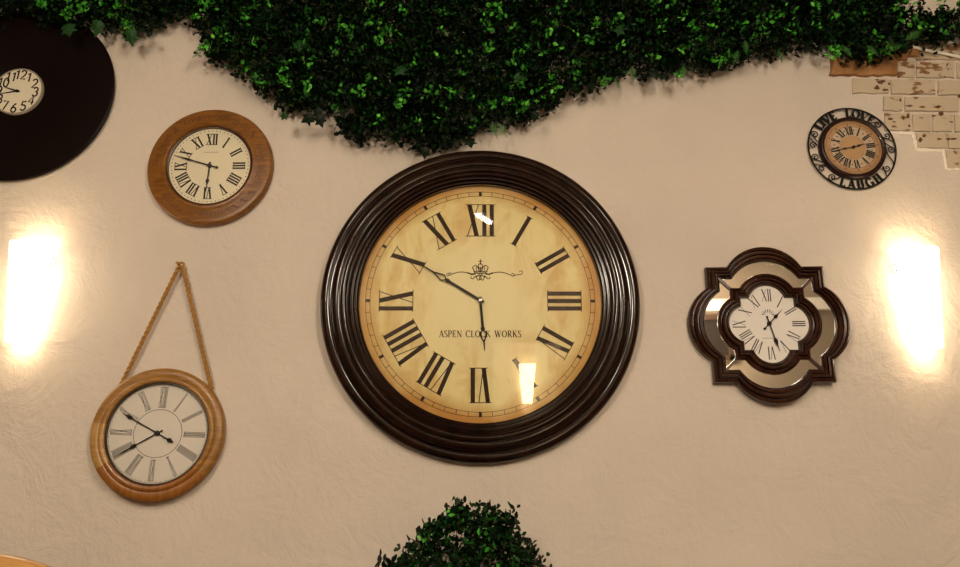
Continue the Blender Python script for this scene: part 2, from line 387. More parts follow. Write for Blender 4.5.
def brick(mb, x0, y0, x1, y1, dep=.007, mi=0, rag=.0018, n=7):
    tl, tr, br, bl = [wallpt(*p) for p in ((x0, y0), (x1, y0+.0), (x1, y1), (x0, y1))]
    pts = []
    for a, b, k in ((tl, tr, n), (tr, br, 3), (br, bl, n), (bl, tl, 3)):
        for i in range(k):
            q = a.lerp(b, i/k); pts.append((q.x+random.uniform(-rag, rag), q.z+random.uniform(-rag, rag)))
    cx = sum(p[0] for p in pts)/len(pts); cz = sum(p[1] for p in pts)/len(pts)
    m = len(pts); vs = []
    for (sc_, y) in ((0, 0), (0, -dep*.75), (.004, -dep)):
        for x, z in pts:
            dx, dz = x-cx, z-cz; l = math.hypot(dx, dz) or 1
            vs.append((x-dx/l*sc_, WALL_Y+y, z-dz/l*sc_*.9))
    fs = [(i+k*m, (i+1) % m+k*m, (i+1) % m+(k+1)*m, i+(k+1)*m) for k in (0, 1) for i in range(m)] + [tuple(range(2*m, 3*m))]
    mb.add(vs, fs, mi)
bk = MB()
rows = [(44, 59.5, [(916, 960), (961.5, 1000)]),
        (62, 77.5, [(897, 914), (916, 953.5), (956, 1000)]),
        (80, 94.5, [(852, 888.5), (890.5, 934.5), (937.5, 985)]),
        (96.8, 111.5, [(883, 902), (904.5, 958), (960, 1000)]),
        (113.8, 131, [(884, 910), (912, 929.5), (931.5, 952), (954, 990)]),
        (133, 147.5, [(916, 946), (948, 1000)]),
        (150, 168, [(946.5, 1000)])]
for y0, y1, xs in rows:
    for x0, x1 in xs: brick(bk, x0, y0 + (x0-880)*.02, x1, y1 + (x0-880)*.02)
bwo = bk.build('trim_3', [M_brick], smooth=30); tag(bwo, 'whitewashed exposed brickwork with chipped patches', kind='structure')
bb = MB(); brick(bb, 829.5, 60, 895.5, 76.5, .013, 0, .003, 14); brick(bb, 862, 49, 918, 57.5, .014, 0, .003, 12); brick(bb, 862, 57, 906, 60.5, .011, 0, .003, 12)
o = bb.build('bare_brick', [M_bare], bwo, smooth=30); o['label'] = 'unpainted orange brown bricks'
for (x, y, w_, h_) in ((880, 83, 9, 5), (876, 89, 7, 5), (884, 91, 6, 3), (888, 85, 3, 2.5), (876, 81, 4, 2), (899, 101, 3, 4), (908, 107, 8, 2.2), (921, 108, 7, 2), (936, 108, 8, 3.5), (940, 115, 6, 5), (889, 120, 6, 2.5), (893, 123, 4, 1.8),
                     (907, 117, 4, 6), (902, 119, 3, 4), (908, 127, 3, 3), (920, 119, 5, 1), (933, 117, 5, 1.6), (919, 141, 5, 5), (923, 137, 4, 3), (938, 140, 7, 2.6), (950, 140, 12, 2.2), (946, 66, 2, 4), (947, 71, 1.5, 2), (896, 63, 3, 2), (950, 123, 5, 1.5), (958, 97, 3, 4)):
    fl = MB(); n = 14; ring = []
    for i in range(n):
        a_ = 2*PI*i/n; k_ = random.uniform(.55, 1.1); q = wallpt(x+w_*.5*k_*math.cos(a_), y+h_*.5*k_*math.sin(a_), .0); ring.append((q.x, q.z))
    fl.v = []; fl.add([(u, WALL_Y-.004, v) for u, v in ring] + [(u, WALL_Y-.0078, v) for u, v in ring], [tuple(range(n, 2*n))] + [(i, (i+1) % n, n+(i+1) % n, n+i) for i in range(n)])
    fl.build('bare_patch', [M_chip], bwo)
# rough plaster bead along the stepped edge of the brickwork
pe = MB()
path = [(884, 132.8), (898, 133.2), (913, 133.4), (914.5, 140), (916, 149), (928, 150.2), (943, 150.6), (944.5, 158), (946.5, 168.5), (960, 169.4), (985, 170)]
pp = []
for a, b in zip(path, path[1:]):
    for i in range(6): q = wallpt(a[0]+(b[0]-a[0])*i/6, a[1]+(b[1]-a[1])*i/6); pp.append(q+Vector((random.uniform(-.001, .001), 0, random.uniform(-.0015, .0015))))
pe.tube(pp, [.0048+random.uniform(-.0015, .0025) for _ in pp], 8)
pe.build('plaster_edge', mat('fresh_plaster', (.86, .80, .70), .8), bwo, smooth=60)

# ------------------------------------------------------------ wall lamps
M_shade = mat('frosted_glass', (.9, .85, .75), .4, emit=(1, .80, .54), es=SHADE_EMIT)
M_bulb = mat('lit_bulb', (1, 1, 1), .4, emit=(1, .8, .5), es=25)
M_brk = mat('bronze_bracket', (.05, .03, .015), .5, .3)
M_shade2 = mat('bright_frosted_glass', (.9, .85, .75), .4, emit=(1, .80, .54), es=26)
def sconce(label, x, ztop, H=.285, facing=-1, y0=WALL_Y):
    t = thing('wall_lamp', label, 'wall lamp', (x, y0, ztop-H), 'frosted half-cone wall lamps', rot=(0, 0, 0 if facing < 0 else PI))
    sh = MB(); nz, na = 12, 28; vs = []
    for layer in (0, 1):
        for i in range(nz+1):
            f = i/nz; hw = .034+.028*f; dp = .060+.018*f
            if layer: hw -= .004; dp -= .004
            for j in range(na+1):
                a = PI*j/na; c = math.cos(a); s_ = math.sin(a)
                vs.append((hw*math.copysign(abs(c)**.8, c), -.012-dp*s_**.75, H*f))
    W = na+1; off = (nz+1)*W; fs = []
    for l in (0, 1):
        for i in range(nz):
            for j in range(na): fs.append(tuple(l*off+k for k in (i*W+j, i*W+j+1, (i+1)*W+j+1, (i+1)*W+j)))
    for i, k in ((0, 0), (nz, 0)):
        for j in range(na): fs.append((i*W+j, i*W+j+1, off+i*W+j+1, off+i*W+j))
    for i in range(nz):
        for j in (0, na): fs.append((i*W+j, (i+1)*W+j, off+(i+1)*W+j, off+i*W+j))
    sh.add(vs, fs); sh.build('lamp_shade', M_shade if facing < 0 else M_shade2, t, smooth=50)
    br = MB(); br.box((-.052, -.012, H-.06), (.052, 0, H-.01)); br.build('bracket', M_brk, t, bevel=.002)
    for s in (-1, 1):
        for z in (H-.036, H-.054):
            sc = MB(); sc.tube([(s*(.052), -.026, z), (s*(.0645-(H-z)*.098), -.026, z)], .0036, 10); sc.build('screw', M_brk, t)
    hl = MB(); hl.tube([(0, -.001, H*.42), (0, -.03, H*.42), (0, -.04, H*.45)], .011, 12); hl.build('lamp_holder', M_brk, t)
    bu = MB(); n = 10
    bu.tube([(0, -.042, H*.45+.075*i/n) for i in range(n+1)], [.008+.012*math.sin(PI*min(1, i/n*.85+.1)) for i in range(n+1)], 12)
    bu.build('bulb', M_bulb, t, smooth=60)
    light('lamp_glow', 'POINT', (0, -.036, H*.66), SCONCE_POINT, (1, .78, .52), .02, parent=t)
    light('lamp_glow', 'POINT', (0, -.034, H*.30), SCONCE_POINT, (1, .78, .52), .02, parent=t)
    return t
sconce('lit frosted glass wall lamp left of the rope-hung clock', wallpt(39.5, 249).x, wallpt(39, 249).z)
sconce('lit frosted glass wall lamp right of the quatrefoil mirror clock', wallpt(909, 255).x, wallpt(910, 255).z)
for i, (x, lab) in enumerate(((.41, 'lit wall lamp on the opposite pilaster, mirrored in the big dial'), (1.5, 'lit wall lamp on the opposite wall, mirrored in the quatrefoil clock'))):
    sconce(lab, x, 1.89 if i == 0 else 2.12, facing=1, y0=OPP_Y + (.05 if i == 0 else 0))
M_globe = mat('fill_globe', (1, .95, .88), .4, emit=(1, .86, .68), es=GLOBE_EMIT)  # unseen globes added behind the camera to brighten the upper clock wall
for x, lab in ((-1.08, 'unseen hanging globe added as fill light, to the left'), (1.08, 'unseen hanging globe added as fill light, to the right')):
    t = thing('fill_pendant', lab, 'fill light', (x, -.9, CEIL_Z))
    mb = MB(); n = 24; vs = []
    for i in range(1, 12):
        for j in range(n): vs.append((.15*math.sin(PI*i/12)*math.cos(2*PI*j/n), .15*math.sin(PI*i/12)*math.sin(2*PI*j/n), -.75+.15*math.cos(PI*i/12)))
    mb.add(vs, [(i*n+j, i*n+(j+1) % n, (i+1)*n+(j+1) % n, (i+1)*n+j) for i in range(10) for j in range(n)] + [tuple(range(n)), tuple(range(10*n, 11*n))])
    mb.build('globe', M_globe, t, smooth=60)
    mb = MB(); mb.tube([(0, 0, 0), (0, 0, -.60)], .006, 8); mb.build('cord', M_black, t)
    mb = MB(); mb.tube([(0, 0, -.002), (0, 0, -.03)], [.06, .05], 24); mb.build('ceiling_rose', M_brass, t)
    mb = MB(); mb.tube([(0, 0, -.55), (0, 0, -.615)], [.02, .045], 20); mb.build('lamp_holder', M_brass, t)
M_tube = mat('light_diffuser', (1, 1, 1), .5, emit=(1, .9, .75), es=22)
for x, y, rz, lab in ((.09, -1.22, -66, 'slim ceiling light in front of the opposite wall, centre of the room'), (2.0, -1.2, 0, 'slim ceiling light in front of the opposite wall, to the right')):
    t = thing('ceiling_lamp', lab, 'ceiling lamp', (x, y, CEIL_Z), rot=(0, 0, R(rz)))
    mb = MB(); mb.box((-.16, -.030, -.25), (.16, .030, -.23)); mb.build('housing', mat('lamp_housing', (.3, .28, .25), .4), t)
    mb = MB(); mb.tube([(0, 0, 0), (0, 0, -.23)], .008, 10); mb.build('hanging_rod', M_steel, t)
    mb = MB(); mb.box((-.13, -.018, -.27), (.13, .018, -.25)); mb.build('diffuser', M_tube, t)

# ------------------------------------------------------------ big clock
U = .00285
t, M, C = clock('large_wall_clock', 'huge round wall clock with dark stepped frame and yellowed parchment dial', (.0011, 2.220, .5558), 2.24, .53, 0)
prof = [(160, -11), (160, 5), (159.2, 13), (157.5, 18), (155, 21), (152.5, 21.5), (150.6, 19), (150, 15), (149.3, 15), (148.6, 21), (147, 27), (144.6, 31), (142, 32.5), (140.4, 31), (139.7, 27), (139.1, 27),
        (138.5, 32), (136.8, 35), (134.6, 35), (133.2, 32), (132.7, 27), (132.1, 27), (131.4, 30), (130.2, 30.5), (129.2, 28), (128.8, 23.5), (128.3, 23.5), (127.6, 26), (126.4, 26), (125.6, 23), (125.2, 18), (124.7, 18),
        (124, 20), (123, 20), (122.2, 17.5), (121.5, 15), (121.0, 0), (121.0, -11)]
mb = MB(); mb.lathe([(r*U, h*.001) for r, h in prof], 192); mb.build('frame', M_espresso, t, smooth=38)
mb = MB(); mb.disc(121.3*U, -.010, 0, 128); mb.build('dial', M_parch, t)
mb = MB(); numerals(mb, 84.5*U, 34.5*U, 4.3*U, .9*U, 3.3*U, 11.5*U, 12.5*U, .0001, .0006, four='IV', ser_t=.8*U)
mb.build('numerals', M_inkbrown, t)
mb = MB(); ring2(mb, 110.4*U, 110.9*U, .0001, .0004, 160); ring2(mb, 114.9*U, 115.4*U, .0001, .0004, 160)
for i in range(60):
    if i % 5: hand(mb, 6*i, [(110.6*U, .28*U), (115.1*U, .28*U)], .0001, .0004)
    else: hand(mb, 6*i, [(110.3*U, 1.5*U), (115.4*U, 1.5*U)], .0001, .0005)
mb.build('minute_track', M_inkbrown, t)
mb = MB(); write(mb, 'ASPEN CLOCK WORKS', 6.7*U, .0001, .0005, lambda x, y: (x, y-33.5*U), T=.15, t=.065, xs=.95, track=.085)
mb.build('lettering', M_inkbrown, t)
# crown ornament: origin at the crown's base, units of photo pixels
mb = MB()
def orn(pts, w_): mb.ribbon([(x*U, (y+29.0)*U) for x, y in pts], [q*U for q in w_] if hasattr(w_, '__len__') else w_*U, .0001, .0005)
orn([(-6, 0), (0, -.8), (6, 0)], 1.1); orn([(-6.6, 1.5), (0, .8), (6.6, 1.5)], .8)
for s in (-1, 1):
    orn([(6*s, .5), (8*s, 6), (5*s, 8), (2.2*s, 5.5), (1.2*s, 1)], 1.0); orn([(3.4*s, 1), (4.4*s, 5), (3.4*s, 7)], .7)
    orn([(1.2*s, 4), (2.4*s, 8), (0, 10)], .9)
    orn([(5*s, -1), (9*s, -1.6), (13*s, .6)], [1.6, 1.6, .4]); orn([(4*s, -3), (8*s, -6.5), (10*s, -5.5), (9*s, -4)], .9)
    orn([(1.2*s, -2), (4.2*s, -4.5), (2.4*s, -7.8), (-.8*s, -6.4), (-.6*s, -3.6), (1.4*s, -2)], 1.0)
    orn([(9*s, -1.8)] + [(9*s+s*x, -1.8+2.6*math.sin(x/6.5)) for x in range(2, 20, 2)] + [(s*30, -2.2), (s*33.5, -3.6), (s*34.5, -1.6), (s*32.5, -.4), (s*31.4, -1.6)], .8)
    orn([(s*32, -3.6)] + [(s*(33+k), -3.6+1.8*math.sin(k/3.5)) for k in range(1, 8)] + [(s*42.4, -.8), (s*42.6, 1.6), (s*40.4, 2.2), (s*39.4, .8)] if s > 0 else [(s*29, -.6), (s*31, 0), (s*32, -2)], .75)
orn([(0, 8.5), (0, 14.2)], 1.0); orn([(-1.8, 12), (1.8, 12)], .9); orn([(0, 1), (0, 6)], 1.2)
mb.build('crown_ornament', M_inkbrown, t)
def loop_hand(a, stem, loop, tip, h0, wd):
    mb = MB()
    hand(mb, a, [(-4*U, 1.6*U*wd), (4*U, 1.3*U*wd), (stem*.86*U, 1.35*U*wd), (stem*.92*U, 2.3*U*wd), (stem*U, 1.2*U*wd)], h0, h0+.001)
    ca, sa = math.cos(R(a)), math.sin(R(a)); m = lambda u, v: ((u*ca+v*sa)*U, (-u*sa+v*ca)*U)
    le = loop
    pts = [(0, stem-1), (2.6, stem+1.2), (3.1, stem+3.5), (2.0, stem+6.5), (.5, stem+le), (-.5, stem+le), (-2.0, stem+6.5), (-3.1, stem+3.5), (-2.6, stem+1.2)]
    mb.ribbon([m(*p) for p in pts], 1.4*U*wd, h0, h0+.001, closed=True)
    hand(mb, a, [((stem+le-1)*U, .9*U), (tip*U, .3*U)], h0, h0+.001)
    return mb
loop_hand(175.2, 31, 10, 51, .004, 1).build('hour_hand', M_black, t)
loop_hand(-58.5, 42, 12, 80, .007, 1.0).build('minute_hand', M_black, t)
mb = MB(); mb.lathe([(0.0001, .012), (1.5*U, .012), (2.7*U, .010), (3.1*U, .007), (3.1*U, .002), (.0001, .002)], 24); mb.build('center_cap', M_steel, t, smooth=40)
mb = MB(); mb.disc(121.2*U, .0145, .0160, 128); mb.build('glass', M_glass, t)

# ------------------------------------------------------------ round wooden clock, upper left
U = .188/63
M_oak = wood('honey_oak_stain', (.27, .110, .014), (.15, .050, .005), (6, 6, 30), .36, 0)
M_oakd = mat('engraved_brown', (.12, .04, .012), .6); 
t, M, C = clock('wooden_wall_clock', 'round wooden wall clock with words engraved around its honey brown rim', (-.8132, 2.230, .9767), -.13, .12, -.83)
prof = [(63, -18), (63, -2), (62, 4), (60.5, 6.5), (59, 6.2), (58, 7.2), (49.5, 11.5), (48, 13), (46.8, 14.8), (45, 15.2), (43.8, 13), (43, 8), (42.6, 2), (42.6, -18)]
mb = MB(); mb.lathe([(r*U, h*.001) for r, h in prof], 128); mb.build('frame', M_oak, t, smooth=35)
mb = MB(); mb.lathe([(42.9*U, 7.0e-3), (42.5*U, 8.5e-3), (41.2*U, 6e-3), (40.9*U, 0), (42.6*U, -2e-3)], 96); mb.build('inner_ring', mat('dark_ring', (.05, .02, .008), .3), t, smooth=40)
mb = MB(); mb.disc(42.4*U, -.012, 0, 96); mb.build('dial', mat('cream_dial', (.74, .66, .47), .6), t)
mb = MB(); numerals(mb, 29.3*U, 12.5*U, 1.75*U, .7*U, 1.0*U, 5.2*U, 5.6*U, .0001, .0005, ser_t=.6*U); mb.build('numerals', M_ink, t)
mb = MB()
for i in range(60): mb.disc(.55*U, .0001, .0004, 8, c=pol(6*i, 38.6*U))
mb.build('minute_dots', M_ink_grey, t)
mb = MB(); mb.ribbon([(x*U, 15*U+.3*U*math.sin(x*2.4)) for x in np.linspace(-7.5, 7.5, 40)], .3*U, .0001, .0004); mb.build('maker_mark', M_ink_grey, t)
def rimfit(mb):      # lay the letters on the sloping rim
    for i, v in enumerate(mb.v):
        r_ = math.hypot(v[0], v[2])/U; mb.v[i] = (v[0], -(11.5+(r_-49.5)*(7.2-11.5)/8.5)*.001-.0003, v[2])
    return mb
for txt, a in (('live', -84), ('laugh', -62), ('&', -44), ('love', -24), ('every', -4), ('thing', 18), ('you', 36), ('love', 74), ('laugh', 101), ('live', 178), ('well', 160), ('enjoy', 222)):
    mb = MB(); put_font(mb, txt, 10.5*U, .0107, on_arc(54*U, a), shear=.25); rimfit(mb).build('engraved_word', M_oakd, t)
for a in (52, 124, 136, 147):
    mb = MB(); mb.ribbon([pol(a-4+k*.8, (54+2.4*math.sin(k*.62))*U) for k in range(11)], [(.3+1.7*math.sin(PI*k/10))*U for k in range(11)], .0104, .0108)
    rimfit(mb).build('engraved_swirl', M_oakd, t)
def spade(mb, a, L_, w_, spos, h0, tail=0, sl=None, sw=None):
    sl = sl or 6*U; sw = sw or 1.9*U
    pts = [(-tail, w_), (spos-sl*.5, w_*.8), (spos-sl*.15, sw), (spos+sl*.5, w_*.7), (L_, w_*.25)]
    hand(mb, a, pts, h0, h0+.0008)
mb = MB(); spade(mb, 183.5, 28*U, .9*U, 17*U, .003, 4*U); mb.build('hour_hand', M_black, t)
mb = MB(); spade(mb, 287.5, 38*U, .8*U, 24*U, .005, 8*U, 12*U, 1.3*U); mb.disc(1.5*U, .005, .006, 12, c=pol(107.5, 8*U)); mb.build('minute_hand', M_black, t)
mb = MB(); mb.disc(2.3*U, .002, .0072, 20); mb.build('center_cap', M_black, t)
mb = MB(); mb.disc(41*U, .0085, .0095, 96); mb.build('glass', M_glass, t)

# ------------------------------------------------------------ rope-hung clock, lower left
U = .1801/68.2
t, M, C = clock('rope_hung_clock', 'round golden oak clock hanging from a nail by a twisted rope', (-.8839, 2.225, .1824), -2.26, 2.36, 1.89)
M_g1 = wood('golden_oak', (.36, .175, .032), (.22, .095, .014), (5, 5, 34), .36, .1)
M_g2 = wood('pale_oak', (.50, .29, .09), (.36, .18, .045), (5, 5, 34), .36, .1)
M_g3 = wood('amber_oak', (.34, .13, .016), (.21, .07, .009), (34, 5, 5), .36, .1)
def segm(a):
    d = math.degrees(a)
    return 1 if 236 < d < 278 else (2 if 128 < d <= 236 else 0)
prof = [(68.4, -14), (68.4, 2), (67, 7), (64.5, 9.5), (61.5, 10), (59.6, 9), (58.8, 11), (57.4, 14), (55.6, 14.6), (53.8, 12.5), (53, 8), (52.8, 0), (52.8, -14)]
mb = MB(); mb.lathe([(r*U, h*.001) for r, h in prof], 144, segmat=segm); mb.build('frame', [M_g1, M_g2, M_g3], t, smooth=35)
mb = MB(); mb.lathe([(53.2*U, 7e-3), (52*U, 7.6e-3), (51.2*U, 5e-3), (51*U, 0), (52.9*U, -1e-3)], 96); mb.build('inner_ring', mat('dark_bronze_ring', (.035, .02, .012), .35, .3), t, smooth=40)
mb = MB(); mb.disc(52.6*U, -.010, 0, 96); mb.build('dial', mat('pale_grey_dial', (.66, .60, .52), .6), t)
mb = MB()
def outline_numerals(mb, rr, h, tk, gap, vw, xw, lw, four):
    # numerals drawn as outlined strokes
    for i, s in enumerate(ROM):
        if i == 4: s = four
        ps = roman(s, h, tk, lw, gap, vw, xw, False)
        x0 = min(p[0] for q in ps for p in q); x1 = max(p[0] for q in ps for p in q)
        q2 = []
        for p in ps:
            area = abs(sum(p[k][0]*p[(k+1) % 4][1]-p[(k+1) % 4][0]*p[k][1] for k in range(4)))/2
            if area > h*lw*1.6:
                (a, b, c, d) = p
                for u, v in ((a, d), (b, c)) if abs(a[1]-d[1]) > h*.5 else ((a, b), (d, c)):
                    q2.append([(u[0]-lw/2, u[1]), (u[0]+lw/2, u[1]), (v[0]+lw/2, v[1]), (v[0]-lw/2, v[1])])
            else: q2.append(p)
        for yy in (-h/2, h/2-lw): q2.append([(x0-lw, yy), (x1+lw, yy), (x1+lw, yy+lw), (x0-lw, yy+lw)])
        put(mb, q2, 30*i, rr, .0001, .0005)
outline_numerals(mb, 37.6*U, 21.5*U, 1.15*U, .75*U, 3.3*U, 3.6*U, .42*U, 'IIII')
mb.build('numerals', M_ink_grey, t)
mb = MB(); ring2(mb, 24.4*U, 24.9*U, .0001, .0004); ring2(mb, 50*U, 50.3*U, .0001, .0004)
for i in range(60): hand(mb, 6*i, [(48.6*U, .15*U), (50.1*U, .15*U)], .0001, .0003)
mb.build('minute_track', M_ink_grey, t)
mb = MB(); spade(mb, 237.5, 49*U, .75*U, 27*U, .003, 6*U, 9*U, 2.3*U); mb.build('hour_hand', M_black, t)
mb = MB(); spade(mb, 296.5, 43.5*U, .75*U, 35*U, .005, 15*U, 9*U, 2.3*U); hand(mb, 116.5, [(12*U, .7*U), (15*U, 2.6*U), (20*U, .5*U)], .005, .0058); mb.build('minute_hand', M_black, t)
mb = MB(); mb.disc(2.6*U, .002, .0072, 20); mb.build('center_cap', M_black, t)
mb = MB(); mb.disc(51.2*U, .0078, .0088, 96); mb.build('glass', M_glass, t)
Mi = M.transposed()
nail = wallpt(181, 265.5, .022)
M_rope = wood('jute_rope', (.46, .24, .055), (.32, .15, .03), (60, 60, 60), .9, 0)
def tolocal(p): return Mi @ (p-C)
pn = tolocal(nail)
for px, py, sd in ((121.5, 384, -1), (211.5, 389, 1)):
    e = tolocal(wallpt(px, py, .020)); a = Vector(pn)+Vector((sd*.004, 0, 0)); d = e-a; n = 150
    x_ = d.cross(Vector((0, 1, 0))).normalized(); y_ = d.cross(x_).normalized(); mb = MB()
    for ph in (0, PI):
        mb.tube([a+d*(i/n)+(x_*math.cos(ph+i*.50)+y_*math.sin(ph+i*.50))*.0031 for i in range(n+1)], .0036, 8)
    mb.build('rope', M_rope, t, smooth=70)
mb = MB(); mb.tube([tolocal(nail)+Vector((.0075*math.sin(a_), 0, .0035+.0055*math.cos(a_))) for a_ in np.linspace(-1.9, 1.9, 14)], .0034, 8); mb.build('rope_loop', M_rope, t, smooth=60)
nt = thing('nail', 'brass nail in the plaster holding the clock rope', 'nail', wallpt(181, 265.5))
mb = MB(); mb.tube([(0, 0, 0), (0, -.030, .002)], .0022, 10); mb.build('shank', M_brass, nt)
mb = MB(); mb.lathe([(.0001, .034), (.003, .0335), (.0052, .0315), (.0052, .029), (.0001, .029)], 16); mb.build('head', M_brass, nt, smooth=50)

# ------------------------------------------------------------ record-like dark disc clock, top left corner
U = .2916/97
t, M, C = clock('dark_disc_clock', 'large nearly black round disc clock with a small cream numbered dial', (-1.4281, 2.236, 1.2243), -.32, -.42, 2.41)
M_lac = mat('dark_lacquer', (.005, .0014, .001), .42, spec=.12)
mb = MB(); mb.lathe([(.0001, -.010), (97*U, -.010), (97.5*U, -.006), (97.4*U, 0), (96*U, .003), (30*U, .0045), (28*U, .003), (.0001, .003)], 160); mb.build('disc', M_lac, t, smooth=30)
mb = MB(); mb.lathe([(26.2*U, .003), (26.2*U, .010), (25.6*U, .0125), (24.6*U, .012), (24.4*U, .0105), (24.4*U, .003)], 96); mb.build('dial_rim', mat('pale_rim', (.35, .30, .24), .3), t, smooth=40)
mb = MB(); mb.disc(24.5*U, .0035, .0105, 80); mb.build('dial', mat('cream_card', (.76, .69, .52), .6), t)
mb = MB()
DIG = {'0': [arc2(.27, .5, .23, .48, 0, 360, 20)], '1': [[(.08, .78), (.30, .97), (.30, 0)]], '2': [arc2(.27, .72, .22, .26, -80, 100, 10) + [(.40, .45), (.04, .04), (.52, .04)]],
       '3': [arc2(.26, .74, .20, .23, -70, 180, 11), arc2(.26, .27, .23, .25, 0, 250, 12)], '4': [[(.40, 0), (.40, .98), (.02, .28), (.54, .28)]],
       '5': [[(.48, .96), (.12, .96), (.07, .55)] + arc2(.26, .31, .24, .29, -30, 240, 14)], '6': [[(.42, .98), (.20, .72), (.06, .42)] + arc2(.28, .28, .23, .26, -80, 280, 18)],
       '7': [[(.03, .95), (.52, .95), (.18, 0)]], '8': [arc2(.27, .74, .19, .22, 0, 360, 16), arc2(.27, .27, .23, .25, 0, 360, 18)], '9': [arc2(.27, .70, .22, .26, 100, 460, 18) + [(.48, .5), (.34, .22), (.14, .02)]]}
for i in range(1, 13):
    tx = str(i); sz = 10.4*U; cx, cz = pol(30*i, 18.9*U); wd_ = sz*(.56*len(tx)-.02)
    for k, ch in enumerate(tx):
        for st_ in DIG[ch]: mb.ribbon([(cx-wd_/2+(p[0]+.56*k)*sz+(p[1]-.5)*sz*.05, cz+(p[1]-.5)*sz) for p in st_], 1.6*U, .0107, .0110+.00001*k)
mb.build('numerals', M_ink, t)
mb = MB(); hand(mb, 257.5, [(-2*U, .8*U), (19.5*U, .35*U)], .0115, .0122); mb.build('minute_hand', M_black, t)
mb = MB(); hand(mb, 285, [(-3*U, .9*U), (13*U, .5*U)], .0125, .0132); mb.disc(1.6*U, .0110, .0138, 16); mb.build('hour_hand', M_black, t)

# ------------------------------------------------------------ LIVE LOVE LAUGH clock, upper right
U = .1343/44.5
t, M, C = clock('scrollwork_clock', 'small round clock inside a black iron ring reading LIVE LOVE LAUGH', (1.1328, 2.235, 1.0399), .6, -.1, -6.47)
M_iron = mat('black_iron', (.006, .005, .004), .5, spec=.2)
M_bord = mat('dark_cherry_frame', (.016, .004, .003), .3, spec=.3)
mb = MB(); mb.lathe([(33.6*U, -.012), (33.6*U, -.002), (32.8*U, .005), (31.2*U, .0075), (29.6*U, .006), (29*U, .003), (28.6*U, -.012)], 96); mb.build('frame', M_bord, t, smooth=45)
M_copper = mat('aged_copper_paper', (.5, .3, .12), .6); parchment(M_copper, .0545*1.5, (.50, .30, .13), (.50, .31, .15), (.42, .22, .08), (.35, .17, .06))
mb = MB(); mb.disc(28.8*U, -.008, 0, 80); mb.build('dial', M_copper, t)
mb = MB(); ring2(mb, 13*U, 22.6*U, .0001, .0003); mb.build('chapter_ring', mat('pinkish_ring', (.56, .42, .28), .6), t)
mb = MB(); numerals(mb, 18*U, 9.0*U, 1.45*U, .6*U, .4*U, 3.3*U, 3.7*U, .0004, .0008, serif=False)
for i in range(12): put(mb, [[(-.7*U, 0), (0, -1*U), (.7*U, 0), (0, 1*U)]], 30*i+15, 19*U, .0004, .0008)
mb.build('numerals', M_ink, t)
mb = MB(); ring2(mb, 22.5*U, 22.9*U, .0003, .0006); ring2(mb, 26.6*U, 26.9*U, .0001, .0004)
for i in range(12): mb.disc(1.0*U, .0001, .0004, 10, c=pol(30*i, 24.8*U))
mb.build('rim_marks', mat('rust_ink', (.2, .09, .04), .6), t)
mb = MB(); spade(mb, 265.5, 21.6*U, .45*U, 9*U, .003, 1*U, 5*U, 1*U); mb.build('minute_hand', M_black, t)
mb = MB(); spade(mb, 81, 12*U, .5*U, 6*U, .0045, 1*U, 5*U, 1.1*U); mb.disc(1.5*U, .002, .0062, 16); mb.build('hour_hand', M_black, t)
mb = MB(); mb.disc(29.2*U, .0062, .0070, 80); mb.build('glass', M_glass, t)
mb = MB(); mb.tube([(43.9*U*math.sin(a), 0.006, 43.9*U*math.cos(a)) for a in np.linspace(0, 2*PI, 96, endpoint=False)], .0027, 8, closed=True); mb.build('outer_ring', M_iron, t, smooth=60)
for txt, a, fl, nm in (('LIVE', -30, 0, 'word_live'), ('LOVE', 26, 0, 'word_love'), ('LAUGH', 177, 1, 'word_laugh')):
    mb = MB(); write(mb, txt, (9.4 if txt != 'LAUGH' else 9.0)*U, -.009, -.0045, on_arc(38.9*U, a, bool(fl)), T=.23, t=.10, xs=1.05 if txt != 'LAUGH' else 1.06, track=.1 if txt != 'LAUGH' else .24); mb.build(nm, M_iron, t)
def scroll(a, sgn, sz=3.6):
    cx, cz = pol(a, 39*U); out = []
    base = R(a) + (PI if sgn < 0 else 0)
    for k in range(26):
        f = k/25; th = base + sgn*(f*2.6*PI); rr = (sz*(1-f)+.5)*U
        out.append((cx+rr*math.sin(th), .006, cz+rr*math.cos(th)))
    return out
for a, sg in ((54, 1), (76, -1), (98, 1), (130, -1), (-61, 1), (-79, -1), (-98, 1), (-117, -1), (-137, 1)):
    mb = MB(); sp = scroll(a, sg)
    tail = [pol(a-sg*11 if sg > 0 else a+11, 43.5*U)]
    p0 = pol(a+(11 if sg < 0 else -11), (34.5 if sg > 0 else 43.6)*U)
    mb.tube([(p0[0], .006, p0[1])]+sp, .0018, 6); mb.build('scroll', M_iron, t, smooth=60)
mb = MB(); mb.tube([(pol(104+k*2.2, (35+4.2*(1-math.cos(k/8*PI)))*U)[0], .006, pol(104+k*2.2, (35+4.2*(1-math.cos(k/8*PI)))*U)[1]) for k in range(9)] , .0018, 6)
mb.build('scroll', M_iron, t, smooth=60)

